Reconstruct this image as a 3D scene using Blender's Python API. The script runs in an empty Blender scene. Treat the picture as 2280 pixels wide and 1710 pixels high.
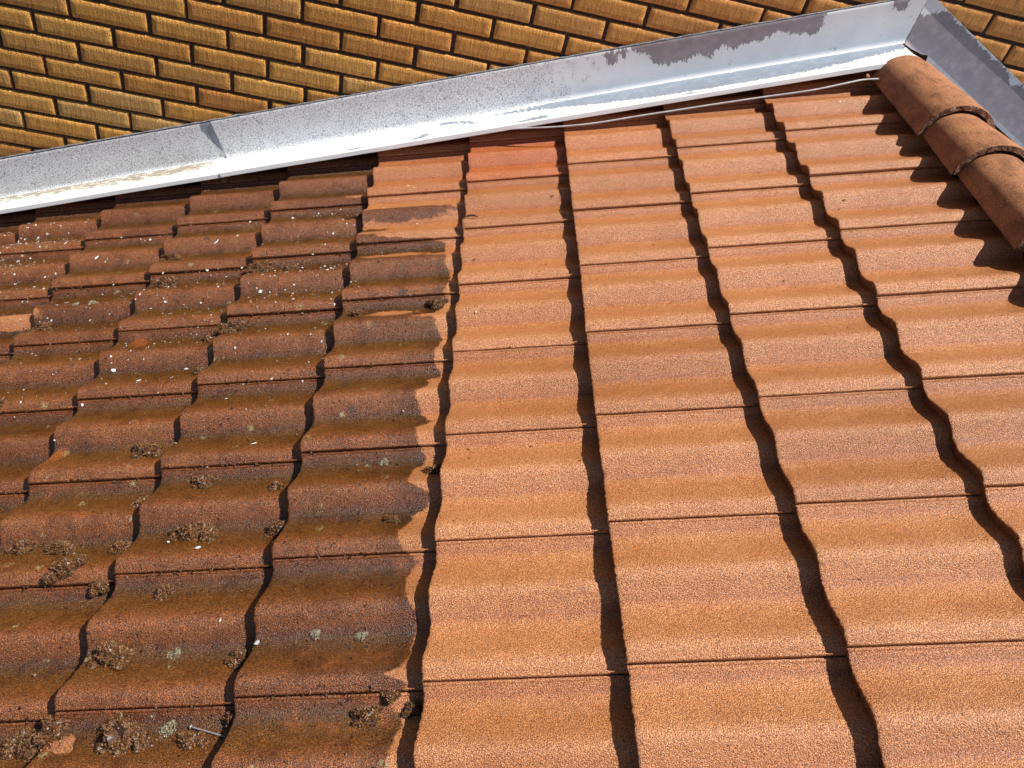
import bpy, bmesh, math, random
import numpy as np
from mathutils import Vector, Matrix, noise
random.seed(7)
scene = bpy.context.scene
COL = scene.collection

# ------------------------------------------------------------------ camera
PITCH = math.radians(22.0)
CP, SP = math.cos(PITCH), math.sin(PITCH)
CAMLOC = (-0.46148, -0.62583, 1.19291)
RW = ((0.9772538, -0.0007666, 0.2120720),
      (0.1532493, -0.6886845, -0.7086807),
      (0.1465940, 0.7250608, -0.6729020))
cam_data = bpy.data.cameras.new("camera")
cam = bpy.data.objects.new("camera", cam_data)
COL.objects.link(cam)
scene.camera = cam
cam_data.sensor_width = 36.0
cam_data.lens = 36.0 * 1701.65 / 2280.0
cam_data.clip_start = 0.02
cam_data.clip_end = 500.0
rx, ry, rz = (Vector(r) for r in RW)
cam.matrix_world = Matrix.Translation(CAMLOC) @ Matrix((rx, -ry, -rz)).transposed().to_4x4()

# ------------------------------------------------------------------ light
SUN_UVN = Vector((-0.775, 0.065, -0.63)).normalized()      # travel direction in roof axes
def to_world_dir(d):
    return Vector((d[0] * CP - d[2] * SP, d[1], d[0] * SP + d[2] * CP))
sd = to_world_dir(SUN_UVN)
sun_data = bpy.data.lights.new("sun", 'SUN')
sun_data.energy = 5.0
sun_data.angle = math.radians(0.5)
sun_data.color = (1.0, 0.95, 0.87)
sun = bpy.data.objects.new("sun", sun_data)
COL.objects.link(sun)
sun.rotation_euler = sd.to_track_quat('-Z', 'Y').to_euler()
sun.location = (3, 0, 6)
w = bpy.data.worlds.new("World")
scene.world = w
w.use_nodes = True
nt = w.node_tree
bg = nt.nodes['Background']
sky = nt.nodes.new('ShaderNodeTexSky')
sky.sky_type = 'NISHITA'
sky.sun_disc = False
to_sun = -sd
sky.sun_elevation = math.asin(to_sun.z)
sky.sun_rotation = math.atan2(to_sun.x, to_sun.y)
nt.links.new(sky.outputs[0], bg.inputs[0])
bg.inputs[1].default_value = 0.050
scene.view_settings.view_transform = 'Standard'
scene.view_settings.look = 'None'
scene.view_settings.exposure = 0.50
scene.view_settings.gamma = 1.0

# ------------------------------------------------------------------ helpers
G = 0.3595          # visible length of a tile down the slope
W = 0.30            # visible width of a tile
STEP = 0.033        # height of one tile's front edge above the course below

def world(u, v, n):
    return (u * CP - n * SP, v, u * SP + n * CP)

def world_arr(P):
    P = np.asarray(P, float)
    return np.stack([P[:, 0] * CP - P[:, 2] * SP, P[:, 1], P[:, 0] * SP + P[:, 2] * CP], 1)

def make(name, verts, faces, mat, parent=None, loc=None, smooth=True, attrs=None, sharp=None):
    """verts in world axes; the mesh is stored relative to loc (the thing's base)."""
    verts = np.asarray(verts, float)
    if parent is not None:
        loc = Vector(parent.location)
    if loc is None:
        loc = Vector((float(verts[:, 0].mean()), float(verts[:, 1].mean()), float(verts[:, 2].min())))
    loc = Vector(loc)
    me = bpy.data.meshes.new(name)
    me.from_pydata([tuple(q) for q in (verts - np.array(loc))], [], faces)
    if smooth:
        me.polygons.foreach_set('use_smooth', [True] * len(me.polygons))
    if attrs:
        for k, a in attrs.items():
            a = np.asarray(a, float)
            if a.ndim == 2:
                at = me.attributes.new(k, 'FLOAT_VECTOR', 'POINT')
                at.data.foreach_set('vector', a.ravel())
            else:
                at = me.attributes.new(k, 'FLOAT', 'POINT')
                at.data.foreach_set('value', a)
    me.materials.append(mat)
    me.update()
    if sharp:
        me.set_sharp_from_angle(angle=math.radians(sharp))
    o = bpy.data.objects.new(name, me)
    COL.objects.link(o)
    if parent is not None:
        o.parent = parent
    else:
        o.location = loc
    return o

def empty(name, loc):
    o = bpy.data.objects.new(name, None)
    o.empty_display_size = 0.05
    COL.objects.link(o)
    o.location = loc
    return o

def tag(o, label, cat, group=None, kind=None):
    if label: o['label'] = label
    if cat: o['category'] = cat
    if group: o['group'] = group
    o['kind'] = kind or 'thing'
    return o

def grid_faces(nu, nv, off=0, flip=False):
    f = []
    for i in range(nu - 1):
        for j in range(nv - 1):
            a = off + i * nv + j
            q = (a, a + nv, a + nv + 1, a + 1)
            f.append(q[::-1] if flip else q)
    return f

def sd_poly(px, py, poly):
    """signed distance, positive inside"""
    px = np.asarray(px, float); py = np.asarray(py, float)
    d = np.full(px.shape, 1e9); inside = np.zeros(px.shape, bool)
    n = len(poly)
    for i in range(n):
        x0, y0 = poly[i]; x1, y1 = poly[(i + 1) % n]
        ex, ey = x1 - x0, y1 - y0
        t = np.clip(((px - x0) * ex + (py - y0) * ey) / (ex * ex + ey * ey + 1e-12), 0, 1)
        d = np.minimum(d, np.hypot(px - x0 - t * ex, py - y0 - t * ey))
        c = ((y0 > py) != (y1 > py)) & (px < (x1 - x0) * (py - y0) / (y1 - y0 + 1e-12) + x0)
        inside ^= c
    return np.where(inside, d, -d)

# ------------------------------------------------------------------ node helpers
class NT:
    def __init__(s, name):
        s.m = bpy.data.materials.new(name); s.m.use_nodes = True
        s.t = s.m.node_tree; s.b = s.t.nodes['Principled BSDF']
    def n(s, ty, **kw):
        nd = s.t.nodes.new(ty)
        for k, v in kw.items(): setattr(nd, k, v)
        return nd
    def put(s, sock, v):
        if hasattr(v, 'is_linked') or isinstance(v, bpy.types.NodeSocket): s.t.links.new(v, sock)
        else: sock.default_value = v
    def attr(s, name, out='Vector'):
        a = s.n('ShaderNodeAttribute', attribute_name=name); return a.outputs[out]
    def math(s, op, a, b=0.0, c=0.0, clamp=False):
        m = s.n('ShaderNodeMath', operation=op, use_clamp=clamp)
        s.put(m.inputs[0], a); s.put(m.inputs[1], b); s.put(m.inputs[2], c); return m.outputs[0]
    def vmul(s, v, k):
        m = s.n('ShaderNodeVectorMath', operation='MULTIPLY'); s.put(m.inputs[0], v); s.put(m.inputs[1], k); return m.outputs[0]
    def noise(s, vec, scale, detail=2.0, rough=0.5, dist=0.0, out='Fac'):
        m = s.n('ShaderNodeTexNoise'); s.put(m.inputs['Vector'], vec); m.inputs['Scale'].default_value = scale
        m.inputs['Detail'].default_value = detail; m.inputs['Roughness'].default_value = rough
        m.inputs['Distortion'].default_value = dist; return m.outputs[out]
    def vor(s, vec, scale, feature='F1', out='Distance', rnd=1.0):
        m = s.n('ShaderNodeTexVoronoi', feature=feature); s.put(m.inputs['Vector'], vec)
        m.inputs['Scale'].default_value = scale; m.inputs['Randomness'].default_value = rnd; return m.outputs[out]
    def ramp(s, v, stops, interp='LINEAR'):
        m = s.n('ShaderNodeValToRGB'); m.color_ramp.interpolation = interp
        e = m.color_ramp.elements
        while len(e) < len(stops): e.new(0.5)
        for el, (p, c) in zip(e, stops):
            el.position = p; el.color = (c, c, c, 1) if isinstance(c, (int, float)) else (*c, 1)
        s.put(m.inputs[0], v); return m.outputs[0]
    def mix(s, f, a, b, mode='MIX'):
        m = s.n('ShaderNodeMix', data_type='RGBA', blend_type=mode)
        s.put(m.inputs[0], f)
        for sk, v in ((m.inputs[6], a), (m.inputs[7], b)):
            if isinstance(v, tuple): sk.default_value = (*v[:3], 1)
            else: s.t.links.new(v, sk)
        return m.outputs[2]
    def step(s, v, lo, hi):
        m = s.n('ShaderNodeMapRange', interpolation_type='SMOOTHSTEP'); s.put(m.inputs[0], v)
        m.inputs[1].default_value = lo; m.inputs[2].default_value = hi; return m.outputs[0]
    def bump(s, h, dist, strength=1.0, nrm=None):
        m = s.n('ShaderNodeBump'); s.put(m.inputs['Height'], h); m.inputs['Distance'].default_value = dist
        s.put(m.inputs['Strength'], strength)
        if nrm is not None: s.put(m.inputs['Normal'], nrm)
        return m.outputs[0]
    def sep(s, v):
        m = s.n('ShaderNodeSeparateXYZ'); s.put(m.inputs[0], v); return m.outputs
    def set(s, **kw):
        for k, v in kw.items():
            if isinstance(v, tuple) and len(v) == 3: v = (*v, 1)
            s.put(s.b.inputs[k.replace('_', ' ')], v)

# ------------------------------------------------------------------ materials
def tile_material():
    M = NT('concrete_roof_tile')
    P = M.attr('roof')
    dirt = M.attr('dirt', 'Fac'); ph = M.math('FRACT', M.attr('phase', 'Fac')); tint = M.attr('tint', 'Fac'); red = M.attr('newer', 'Fac')
    mott = M.noise(P, 22, 4, 0.6)
    big = M.noise(P, 6, 3, 0.55)
    grain = M.noise(P, 470, 2.5, 0.65)
    cell = M.vor(P, 420)
    fine = M.noise(P, 900, 1, 0.5)
    # clean orange concrete; the wave ramp paints crease shade into its colour
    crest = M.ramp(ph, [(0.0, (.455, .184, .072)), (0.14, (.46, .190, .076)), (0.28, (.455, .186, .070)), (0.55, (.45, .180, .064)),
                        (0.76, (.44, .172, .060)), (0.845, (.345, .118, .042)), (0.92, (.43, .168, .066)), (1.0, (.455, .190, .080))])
    c = M.mix(M.step(big, .35, .7), crest, M.mix(1.0, crest, (.90, .86, .80), 'MULTIPLY'))
    c = M.mix(M.math('MULTIPLY', M.step(mott, .52, .75), .35), c, (.42, .14, .034))
    stain = M.noise(M.vmul(P, (.35, 1, 1)), 17, 5, .7)
    c = M.mix(M.math('MULTIPLY', M.step(stain, .56, .74), .38), c, (.26, .088, .030))
    c = M.mix(M.math('MULTIPLY', M.step(M.noise(P, 8, 5, .7), .60, .72), .30), c, (.50, .24, .12))
    spk = M.ramp(grain, [(0.36, (.34, .25, .22)), (0.45, (.74, .70, .67)), (0.52, (1.05, 1.05, 1.05)), (0.59, (1.45, 1.55, 1.65)), (0.66, (1.9, 2.3, 2.9))])
    clean = M.mix(1.0, c, spk, 'MULTIPLY')
    clean = M.mix(red, clean, M.mix(1.0, clean, (.98, .70, .58), 'MULTIPLY'))
    # small brown pits and stains
    spots = M.vor(P, 34)
    clean = M.mix(M.math('MULTIPLY', M.step(spots, .10, .04), .75), clean, (.13, .05, .02))
    # dirty, algae-covered; the dark stops also paint shade below the steep waves
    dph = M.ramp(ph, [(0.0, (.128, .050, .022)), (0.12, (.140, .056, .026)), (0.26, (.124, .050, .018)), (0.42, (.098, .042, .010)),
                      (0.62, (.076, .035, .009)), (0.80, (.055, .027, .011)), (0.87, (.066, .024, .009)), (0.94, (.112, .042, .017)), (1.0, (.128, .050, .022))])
    dm = M.noise(P, 14, 5, 0.65)
    d = M.mix(M.step(dm, .45, .72), dph, M.mix(1.0, dph, (.62, .55, .50), 'MULTIPLY'))
    d = M.mix(M.math('MULTIPLY', M.step(M.noise(P, 48, 4, .7), .48, .70), .55), d, M.mix(1.0, d, (1.55, 1.45, 1.35), 'MULTIPLY'))
    d = M.mix(M.math('MULTIPLY', M.step(M.noise(P, 9, 4, 0.6), .55, .72), .55), d, (.095, .048, .012))
    d = M.mix(M.math('MULTIPLY', M.step(M.noise(P, 5.5, 3, 0.6), .62, .72), .6), d, (.22, .075, .026))
    dspk = M.ramp(grain, [(0.37, (.24, .19, .17)), (0.47, (.84, .80, .76)), (0.55, (1.4, 1.35, 1.25)), (0.62, (2.5, 2.4, 2.2)), (0.68, (3.6, 3.9, 3.9))])
    d = M.mix(1.0, d, (1.22, 1.04, .82), 'MULTIPLY')
    d = M.mix(1.0, d, dspk, 'MULTIPLY')
    crumb = M.vor(P, 75)
    crm = M.math('MULTIPLY', M.step(crumb, .22, .12), M.step(M.noise(P, 30, 2), .50, .60))
    d = M.mix(M.math('MULTIPLY', crm, .8), d, (.075, .030, .016))
    lich = M.math('MULTIPLY', M.step(M.vor(M.vmul(P, (1, 1, 1)), 11), .14, .09), M.step(M.noise(P, 120, 3, .7), .50, .56))
    d = M.mix(M.math('MULTIPLY', lich, .75), d, (.36, .32, .15))
    dk = M.math('MULTIPLY', M.step(M.vor(P, 7.3), .13, .07), M.step(M.noise(P, 60, 3, .7), .42, .50))
    d = M.mix(M.math('MULTIPLY', dk, .6), d, (.03, .03, .026))
    wob = M.math('ADD', M.math('MULTIPLY', M.math('SUBTRACT', M.noise(P, 30, 4, .65), .5), .034),
                 M.math('MULTIPLY', M.math('SUBTRACT', M.noise(P, 170, 3, .7), .5), .012))
    dd = M.math('ADD', dirt, wob)
    f = M.step(dd, -.0025, .0045)
    # darkest line of crust where the jet stopped
    rim = M.math('MULTIPLY', M.step(dd, -.001, .010), M.step(dd, .085, .015))
    d = M.mix(M.math('MULTIPLY', rim, .60), d, M.mix(1.0, d, (.48, .48, .50), 'MULTIPLY'))
    col = M.mix(f, clean, d)
    tt = M.ramp(tint, [(0, (.80, .76, .72)), (.5, (1, 1, 1)), (1, (1.10, 1.13, 1.16))])
    col = M.mix(1.0, col, tt, 'MULTIPLY')
    col = M.mix(M.attr('front_shade', 'Fac'), col, M.mix(1.0, col, (.42, .34, .32), 'MULTIPLY'))  # darkens the front faces, painting the shade of the tile steps
    h = M.math('ADD', M.math('MULTIPLY', grain, 1.0), M.math('MULTIPLY', fine, .35))
    h = M.math('SUBTRACT', h, M.math('MULTIPLY', cell, .5))
    nb = M.bump(h, .0019, 1.0)
    hb = M.math('ADD', M.math('MULTIPLY', crm, 1.0), M.math('MULTIPLY', dm, .6))
    nb = M.bump(hb, .0035, f, nb)
    rough = M.math('ADD', M.math('MULTIPLY', M.noise(P, 160, 2), .35), M.math('MULTIPLY', f, -.02))
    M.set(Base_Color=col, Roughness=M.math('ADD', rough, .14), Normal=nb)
    M.b.inputs['Specular IOR Level'].default_value = 0.55
    M.set(Coat_Weight=.14, Coat_Roughness=.20, Coat_Normal=M.bump(M.math('ADD', grain, M.math('MULTIPLY', fine, .5)), .0011, 1.0))
    return M.m

def brick_material():
    M = NT('ochre_scratched_brick')
    P = M.attr('wallp'); tint = M.attr('tint', 'Fac')
    x = M.sep(P)
    dim_side = M.step(x[0], -.9, .6)  # right side of the wall painted browner and smoother, as if less sunlit
    gv = M.n('ShaderNodeCombineXYZ')
    M.put(gv.inputs[0], x[0]); M.put(gv.inputs[1], M.math('MULTIPLY', x[2], .10)); M.put(gv.inputs[2], M.math('MULTIPLY', tint, 37.0))
    groove = M.noise(gv.outputs[0], 150, 3, .6)
    blob = M.noise(P, 150, 2, .6)
    base = M.ramp(tint, [(0, (.50, .21, .045)), (.2, (.66, .33, .070)), (.45, (.68, .36, .085)), (.65, (.60, .28, .055)), (.85, (.60, .36, .120)), (1, (.66, .29, .065))])
    col = M.mix(M.math('MULTIPLY', M.step(M.noise(P, 10, 3, .6), .45, .7), .5), base, (.60, .30, .075))
    col = M.mix(M.math('MULTIPLY', dim_side, .70), col, (.56, .245, .075))
    col = M.mix(1.0, col, M.ramp(groove, [(.3, (.72, .68, .62)), (.5, (1, 1, 1)), (.68, (1.22, 1.22, 1.2))]), 'MULTIPLY')
    pit = M.vor(P, 85)
    col = M.mix(M.math('MULTIPLY', M.step(pit, .16, .08), .65), col, (.07, .03, .012))
    h = M.math('ADD', groove, M.math('MULTIPLY', M.step(blob, .5, .7), .9))
    amt = M.ramp(dim_side, [(0, 1.0), (1, .28)])
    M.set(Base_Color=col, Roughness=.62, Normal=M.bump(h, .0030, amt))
    M.b.inputs['Specular IOR Level'].default_value = 0.35
    return M.m

def mortar_material():
    M = NT('dark_mortar')
    P = M.attr('wallp')
    n = M.noise(P, 90, 4, .7)
    col = M.mix(M.step(n, .35, .7), (.050, .030, .022), (.100, .072, .058))
    M.set(Base_Color=col, Roughness=.95, Normal=M.bump(n, .004, 1.0))
    return M.m

def flashing_material():
    M = NT('flaking_white_paint_on_zinc')
    P = M.attr('roof'); peel = M.attr('peel', 'Fac'); crk = M.attr('crackle', 'Fac'); grime = M.attr('grime', 'Fac'); warm = M.attr('warm', 'Fac')
    x = M.sep(P)
    teeth = M.n('ShaderNodeCombineXYZ')
    M.put(teeth.inputs[0], x[0]); M.put(teeth.inputs[1], M.math('MULTIPLY', x[1], .5)); M.put(teeth.inputs[2], M.math('MULTIPLY', x[2], .35))
    t1 = M.noise(teeth.outputs[0], 75, 4, .72)
    t2 = M.noise(P, 220, 3, .7)
    pd = M.math('ADD', peel, M.math('ADD', M.math('MULTIPLY', M.math('SUBTRACT', t1, .5), .075), M.math('MULTIPLY', M.math('SUBTRACT', t2, .5), .010)))
    f = M.step(pd, -.0004, .0006)
    metal = M.mix(warm, (.24, .285, .35), (.285, .26, .285))
    metal = M.mix(M.step(M.noise(P, 35, 4, .6), .4, .7), metal, M.mix(1.0, metal, (1.3, 1.25, 1.25), 'MULTIPLY'))
    paint = M.mix(M.step(M.noise(P, 12, 4, .6), .4, .75), (.84, .86, .90), (.76, .79, .84))
    # crackle: thin dark broken lines
    wv = M.n('ShaderNodeVectorMath', operation='ADD')
    M.put(wv.inputs[0], P); M.put(wv.inputs[1], M.vmul(M.noise(P, 90, 2, .6, out='Color'), (.010, .010, .010)))
    e = M.vor(wv.outputs[0], 105, 'DISTANCE_TO_EDGE')
    line = M.step(e, .085, .03)
    gate = M.step(M.math('ADD', M.noise(P, 26, 3, .65), M.math('MULTIPLY', crk, .32)), .62, .72)
    paint = M.mix(M.math('MULTIPLY', M.math('MULTIPLY', line, gate), .78), paint, (.22, .22, .24))
    gr = M.noise(P, 160, 4, .75)
    gl = M.n('ShaderNodeCombineXYZ'); M.put(gl.inputs[0], M.math('MULTIPLY', x[0], .4)); M.put(gl.inputs[1], x[1]); M.put(gl.inputs[2], x[2])
    gr2 = M.noise(gl.outputs[0], 60, 5, .75)
    paint = M.mix(M.math('MULTIPLY', grime, .28), paint, (.62, .56, .34))
    paint = M.mix(M.math('MULTIPLY', M.step(M.math('MULTIPLY', gr2, grime), .50, .60), .75), paint, (.23, .17, .08))
    spk = M.vor(P, 120)
    paint = M.mix(M.math('MULTIPLY', M.step(spk, .15, .08), M.math('MULTIPLY', M.step(gr, .55, .62), .8)), paint, (.12, .11, .10))
    col = M.mix(f, paint, metal)
    h = M.math('ADD', M.math('MULTIPLY', f, -1.0), M.math('MULTIPLY', M.math('MULTIPLY', line, gate), -.6))
    nb = M.bump(h, .0007, .9)
    nb = M.bump(M.noise(P, 9, 3), .0012, .5, nb)
    M.set(Base_Color=col, Roughness=M.math('ADD', M.math('MULTIPLY', f, -.08), .46), Normal=nb)
    return M.m

def ridge_material():
    M = NT('ridge_cap_concrete')
    P = M.attr('roof'); rawe = M.attr('raw', 'Fac')
    grain = M.noise(P, 420, 2.5, .65)
    b = M.noise(P, 13, 4, .6)
    col = M.mix(M.step(b, .35, .68), (.42, .185, .085), (.30, .125, .058))
    col = M.mix(M.math('MULTIPLY', M.step(M.noise(P, 30, 4, .7), .54, .70), .6), col, (.12, .052, .026))
    col = M.mix(M.math('MULTIPLY', M.step(M.noise(M.vmul(P, (1, .3, 1)), 24, 3, .65), .50, .66), .5), col, (.13, .055, .027))
    col = M.mix(1.0, col, M.ramp(grain, [(.36, (.42, .36, .34)), (.5, (.97, .97, .97)), (.62, (1.6, 1.65, 1.6))]), 'MULTIPLY')
    coarse = M.noise(P, 190, 3, .7)
    rc = M.mix(M.step(coarse, .42, .62), (.15, .058, .032), (.66, .34, .20))
    col = M.mix(rawe, col, rc)
    nb = M.bump(grain, .0026, 1.0)
    nb = M.bump(coarse, .010, rawe, nb)
    M.set(Base_Color=col, Roughness=.62, Normal=nb)
    M.b.inputs['Specular IOR Level'].default_value = .4
    return M.m

def simple(name, c1, c2, scale, rough, bump=.0, metallic=0.0):
    M = NT(name)
    tc = M.n('ShaderNodeTexCoord').outputs['Object']
    n = M.noise(tc, scale, 4, .65)
    M.set(Base_Color=M.mix(M.step(n, .35, .65), c1, c2), Roughness=rough)
    if bump: M.set(Normal=M.bump(n, bump, 1.0))
    M.b.inputs['Metallic'].default_value = metallic
    return M.m

def moss_material():
    M = NT('wet_brown_moss')
    tc = M.n('ShaderNodeTexCoord').outputs['Object']
    sh = M.attr('shade', 'Fac')
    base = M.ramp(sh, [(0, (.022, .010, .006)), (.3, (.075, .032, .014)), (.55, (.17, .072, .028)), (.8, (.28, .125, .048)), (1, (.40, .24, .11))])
    grn = M.n('ShaderNodeObjectInfo').outputs['Random']
    base = M.mix(M.math('MULTIPLY', M.step(M.noise(tc, 55, 2), .52, .68), .5), base, (.13, .095, .030))
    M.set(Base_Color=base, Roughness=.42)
    M.b.inputs['Specular IOR Level'].default_value = .45
    return M.m

MT = tile_material(); MB = brick_material(); MM = mortar_material(); MF = flashing_material(); MR = ridge_material()
MOSS = moss_material()
M_DECK = simple('dark_underlay', (.03, .022, .02), (.05, .035, .03), 30, .9)
M_CABLE = simple('white_cable_sheath', (.52, .52, .53), (.40, .40, .42), 40, .5)
M_NAIL = simple('galvanised_nail', (.42, .41, .40), (.22, .20, .19), 200, .32, 0, .35)
M_FLAKE = simple('white_paint_flake', (.80, .80, .79), (.66, .66, .64), 200, .6)
M_LICH = simple('pale_lichen', (.40, .37, .27), (.18, .15, .08), 300, .9, .002)
M_LEAF = simple('yellow_leaf', (.30, .22, .07), (.22, .15, .045), 120, .5)
M_CRUST = simple('orange_crust', (.40, .17, .07), (.24, .10, .045), 150, .55, .002)
M_SEAL = simple('grey_sealant', (.30, .30, .33), (.16, .16, .18), 120, .7, .002)
M_GROUND = simple('paving', (.22, .21, .20), (.15, .15, .14), 3, .9)

# ------------------------------------------------------------------ roof tile shape
PV = [0, .006, .012, .020, .030, .044, .062, .082, .101, .117, .129, .140, .150]
PH = [.003, .0088, .0130, .0160, .0154, .0100, .0005, -.0092, -.0160, -.0180, -.0148, -.0065, .003]
def prof(v):
    return np.interp(np.mod(v, .15), PV, PH)
_t = np.linspace(0, .15, 151); _k = np.array([1, 4, 6, 4, 1.]); _k /= _k.sum()
_ph = prof(_t); _pp = np.concatenate([_ph[-5:-1], _ph, _ph[1:5]])
for _ in range(3): _pp = np.convolve(_pp, _k, mode='same')
_ph2 = _pp[4:-4]
def prof(v):
    return np.interp(np.mod(v, .15), _t, _ph2)

OFF = {(0,0):(0.0020,0.0053),(0,1):(-0.0028,0.0096),(0,2):(-0.0048,0.0107),(0,3):(-0.0056,0.0071),(0,4):(-0.0024,0.0026),(0,5):(-0.0043,0.0064),(0,6):(-0.0049,0.0141),(1,0):(0.0093,0.0018),(1,1):(0.0045,0.0023),(1,2):(0.0018,0.0007),(1,3):(-0.0004,-0.0019),(1,4):(0.0002,-0.0007),(1,5):(0.0022,-0.0006),(1,6):(0.0074,0.0051),(2,1):(-0.0051,-0.0064),(2,2):(-0.0065,-0.0054),(2,3):(-0.0030,-0.0065),(2,4):(-0.0002,-0.0038),(2,5):(-0.0001,-0.0025),(2,6):(0.0044,0.0053),(-1,0):(-0.0034,0.0014),(-1,1):(-0.0022,0.0000),(-1,2):(0.0002,-0.0025),(-1,3):(-0.0004,-0.0085),(-1,4):(0.0002,-0.0139),(-1,5):(-.0005,-.0095),(-1,6):(-0.0011,-0.0051),(-2,0):(-0.0010,-0.0005),(-2,1):(0.0013,-0.0049),(-2,2):(0.0017,-0.0055),(-2,3):(0.0045,-0.0076),(-2,4):(0.0047,-0.0107),(-2,5):(0.0038,-0.0074),(-2,6):(-0.0002,0.0015),(-3,0):(-0.0012,0.0008),(-3,1):(-0.0008,-0.0013),(-3,2):(-0.0002,-0.0056),(-3,3):(0.0004,-0.0060),(-3,4):(0.0014,-0.0041),(-3,5):(0.0049,0.0037),(-3,6):(-0.0045,0.0155),(-4,2):(0.0021,-0.0036),(-4,3):(0.0010,0.0053),(-4,4):(0.0055,-0.0065),(-4,5):(-0.0018,0.0057),(-4,6):(-0.0043,0.0150),(-5,4):(0.0080,-0.0027),(-5,5):(-0.0012,0.0040),(-5,6):(-0.0100,0.0150)}
def off3(i, j):
    """how far each tile corner sits from the ideal grid: along, across, height"""
    if (i, j) in OFF: a, b = OFF[(i, j)]
    else:
        js = [k[1] for k in OFF if k[0] == i]
        if not js: return (0.0, 0.0, 0.0)
        a, b = OFF[(i, min(max(j, min(js)), max(js)))]
    k = (j * .3 + .626) / 1.279
    dn = max(-.004, min(.004, .55 * b / max(.3, k)))
    return (a, (b - dn * k) * .30, dn)
def off(i, j):
    return off3(i, j)[:2]

# where the grime ends (v, u) along the half-cleaned course
UB = [(-.125,-.414),(-.085,-.413),(-.063,-.406),(-.039,-.409),(-.015,-.433),(.006,-.390),(.025,-.438),(.039,-.409),(.06,-.401),(.096,-.405),(.126,-.398),(.153,-.391),(.176,-.413),(.214,-.420),(.249,-.427),(.281,-.407),(.305,-.439),(.348,-.449),(.388,-.431),(.403,-.429),(.421,-.409),(.448,-.389),(.478,-.440),(.532,-.446),(.548,-.420),(.573,-.42),(.611,-.429),(.655,-.442),(.688,-.408),(.722,-.442),(.776,-.449),(.795,-.42),(.839,-.428),(.859,-.399),(.901,-.416),(.939,-.41),(1.007,-.405),(1.045,-.417),(1.087,-.439),(1.15,-.415),(1.202,-.404),(1.24,-.392),(1.319,-.404),(1.373,-.41),(1.45,-.42),(1.50,-.43)]
_ubv = [a for a, b in UB]; _ubu = [b for a, b in UB]
def ell(u, v, c, r):
    d = np.hypot((u - c[0]) / r[0], (v - c[1]) / r[1])
    return (1 - d) * min(r)
def dirt_field(u, v, i):
    if i >= -1:
        return np.full_like(u, -.2)
    D = np.interp(v, _ubv, _ubu) - u
    for c, r in (((-.582, 1.431), (.095, .020)), ((-.432, 1.411), (.055, .016)), ((-.562, 1.13), (.06, .018)), ((-.438, 1.091), (.05, .014)),
                 ((-.758, 1.851), (.06, .026)), ((-1.90, 1.364), (.13, .030))):
        D = np.minimum(D, -ell(u, v, c, r))
    if i == -2:
        top = np.full_like(u, -.1)
        for c, r in (((-.58, 1.665), (.18, .033)), ((-.69, 1.592), (.07, .018)), ((-.70, 1.52), (.05, .014))):
            top = np.maximum(top, ell(u, v, c, r))
        k = np.clip((v - 1.485) / .03, 0, 1)
        D = D * (1 - k) + top * k
    return D

def nz(x, y, z, s): return noise.noise(Vector((x * s, y * s, z * s)))

COURSE = {2: 'first', 1: 'second', 0: 'third', -1: 'fourth', -2: 'fifth', -3: 'sixth', -4: 'seventh', -5: 'eighth', -6: 'ninth', -7: 'tenth', -8: 'eleventh'}
ROW = {7: None, 6: 'first', 5: 'second', 4: 'third', 3: 'fourth', 2: 'fifth', 1: 'sixth', 0: 'seventh', -1: 'eighth', -2: 'ninth'}

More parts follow.
